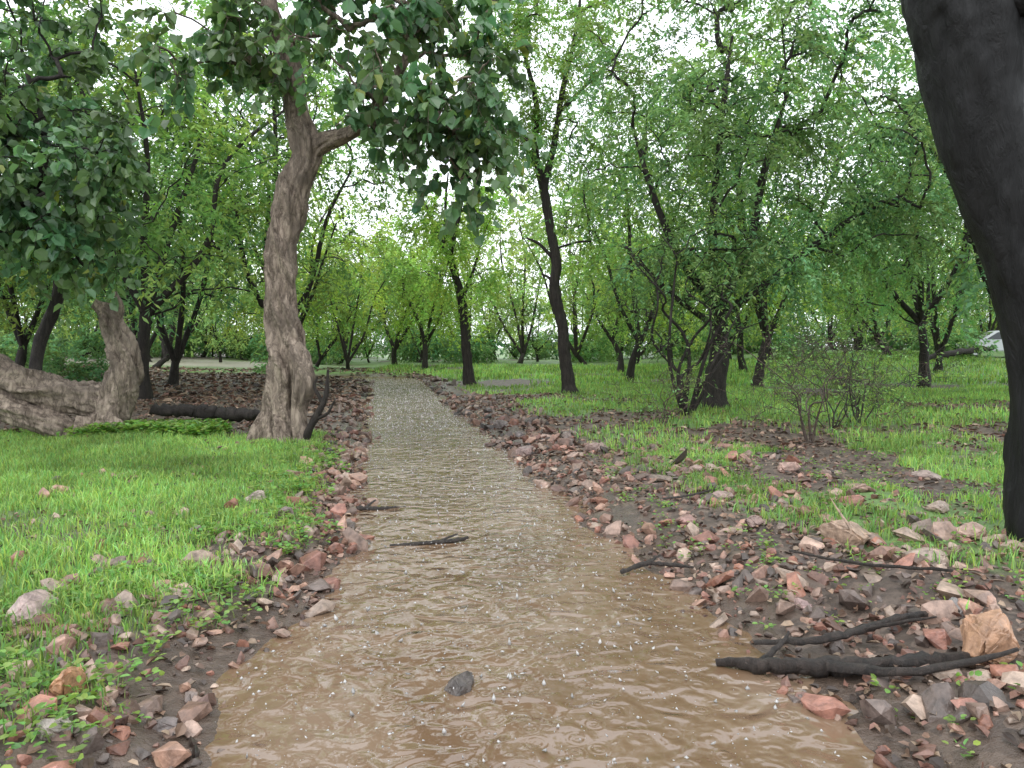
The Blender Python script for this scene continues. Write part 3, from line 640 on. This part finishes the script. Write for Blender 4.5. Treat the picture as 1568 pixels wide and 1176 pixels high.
log('fallen_branch',[(2.6,4.3,.28),(2.2,4.6,.23),(1.9,5.0,.2)],[.010,.010,.006])
log('fallen_log',[(26,40,1.5),(23,38,1.3),(20.5,37,1.0)],[.12,.15,.12],M_barkD)
# ------------------------------------------------------------ parked car
def simple(name,c,rough=.4,metal=0.):
    m,nt,out=new_mat(name); p=N(nt,'ShaderNodeBsdfPrincipled',Roughness=rough,Metallic=metal)
    n=N(nt,'ShaderNodeTexNoise',Scale=8.); cc=mixc(nt,ramp(nt,n.outputs[0],[(.3,0.),(.7,.15)]),c,tuple(q*.7 for q in c))
    nt.links.new(cc,p.inputs['Base Color']); nt.links.new(p.outputs[0],out.inputs[0]); return m
def extr(name,prof,w0,w1,mat,par,bev=.04):
    bm=bmesh.new(); n=len(prof); zs=[p_[1] for p_ in prof]; zl,zh=min(zs),max(zs)
    wf=lambda z:w0+(w1-w0)*(z-zl)/(zh-zl)
    A=[bm.verts.new((x,-wf(z)/2,z)) for x,z in prof]; B=[bm.verts.new((x,wf(z)/2,z)) for x,z in prof]
    bm.faces.new(A); bm.faces.new(B[::-1])
    for i in range(n): bm.faces.new((A[i],B[i],B[(i+1)%n],A[(i+1)%n]))
    bmesh.ops.recalc_face_normals(bm,faces=bm.faces)
    if bev: bmesh.ops.bevel(bm,geom=list(bm.edges),offset=bev,segments=2,affect='EDGES')
    me=bpy.data.meshes.new(name); bm.to_mesh(me); bm.free(); me.materials.append(mat); return add_obj(name,me,par)
car=empty('parked_car'); wh=simple('silver_paint',(.42,.44,.46),.3); gl=simple('car_glass',(.02,.025,.03),.1); bk=simple('tyre_rubber',(.02,.02,.02),.8)
extr('body',[(-2.1,.35),(-2.15,.7),(-2.05,.92),(-1.0,1.0),(1.0,1.0),(1.95,.86),(2.15,.62),(2.12,.35)],1.75,1.65,wh,car)
extr('cabin',[(-1.75,.98),(-1.2,1.46),(.25,1.5),(1.05,.98)],1.6,1.2,wh,car)
for s_ in(-1,1):
    pr=[(-1.4,1.02),(-1.08,1.38),(.18,1.41),(.78,1.02)]
    me=bpy.data.meshes.new('side_windows'); me.from_pydata([(x,s_*((1.6-(z-.98)/.52*.4)/2+.012),z) for x,z in pr],[],[(0,1,2,3)]); me.materials.append(gl); add_obj('side_windows',me,car)
me=bpy.data.meshes.new('windscreen'); me.from_pydata([(.38,-.58,1.44),(.38,.58,1.44),(1.04,.7,1.02),(1.04,-.7,1.02)],[],[(0,1,2,3)]); me.materials.append(gl); add_obj('windscreen',me,car)
for x in(-1.35,1.35):
    for y in(-.8,.8):
        v,f=tubes(np.array([[(x,y-.11,.33),(x,y-.1,.33),(x,y+.1,.33),(x,y+.11,.33)]]),np.array([[.2,.33,.33,.2]]),20,ref=(0,0,1))
        hub=np.array([[(x,y-.12,.33),(x,y+.12,.33)]]); v2,f2=tubes(hub,np.array([[.2,.2]]),20,ref=(0,0,1))
        parts=[(v,f,0,None,True),(v2,f2,1,None,True)]
        for e in(0,20): parts.append((np.vstack([v2[e:e+20],v2[e:e+20].mean(0)]),np.array([[i,(i+1)%20,20] for i in range(20)]),1,None,False))
        add_obj('wheel',make_mesh('wheel',parts,[bk,wh]),car)
car.location=(27.5,42,gz(27.5,42)); car.rotation_euler=(0,0,math.radians(165))
# ------------------------------------------------------------ sky & light
w=bpy.data.worlds.new('World'); scene.world=w; w.use_nodes=True; nt=w.node_tree; nt.nodes.clear()
out=nt.nodes.new('ShaderNodeOutputWorld'); bg=nt.nodes.new('ShaderNodeBackground')
sky=nt.nodes.new('ShaderNodeTexSky'); sky.sky_type='NISHITA'; sky.sun_disc=False
EL,AZ=math.radians(58),math.radians(200)
sky.sun_elevation=EL; sky.sun_rotation=AZ; sky.dust_density=4
mx=mixc(nt,.88,sky.outputs[0],(14.5,15.2,16.0))
nt.links.new(mx,bg.inputs[0]); bg.inputs[1].default_value=.15; nt.links.new(bg.outputs[0],out.inputs[0])
sd=bpy.data.lights.new('sun','SUN'); sd.energy=1.0; sd.angle=math.radians(30); sd.color=(1,.98,.94)
so=bpy.data.objects.new('sun',sd); col.objects.link(so)
dv=Vector((math.sin(AZ)*math.cos(EL),math.cos(AZ)*math.cos(EL),math.sin(EL)))
so.rotation_euler=dv.to_track_quat('Z','Y').to_euler()
cd=bpy.data.cameras.new('camera'); cam=bpy.data.objects.new('camera',cd); col.objects.link(cam)
cd.lens=26; cd.sensor_width=36; cd.clip_end=1500; cam.location=(0,0,CAMZ); cam.rotation_euler=(math.radians(90-2.93),0,0)
scene.camera=cam
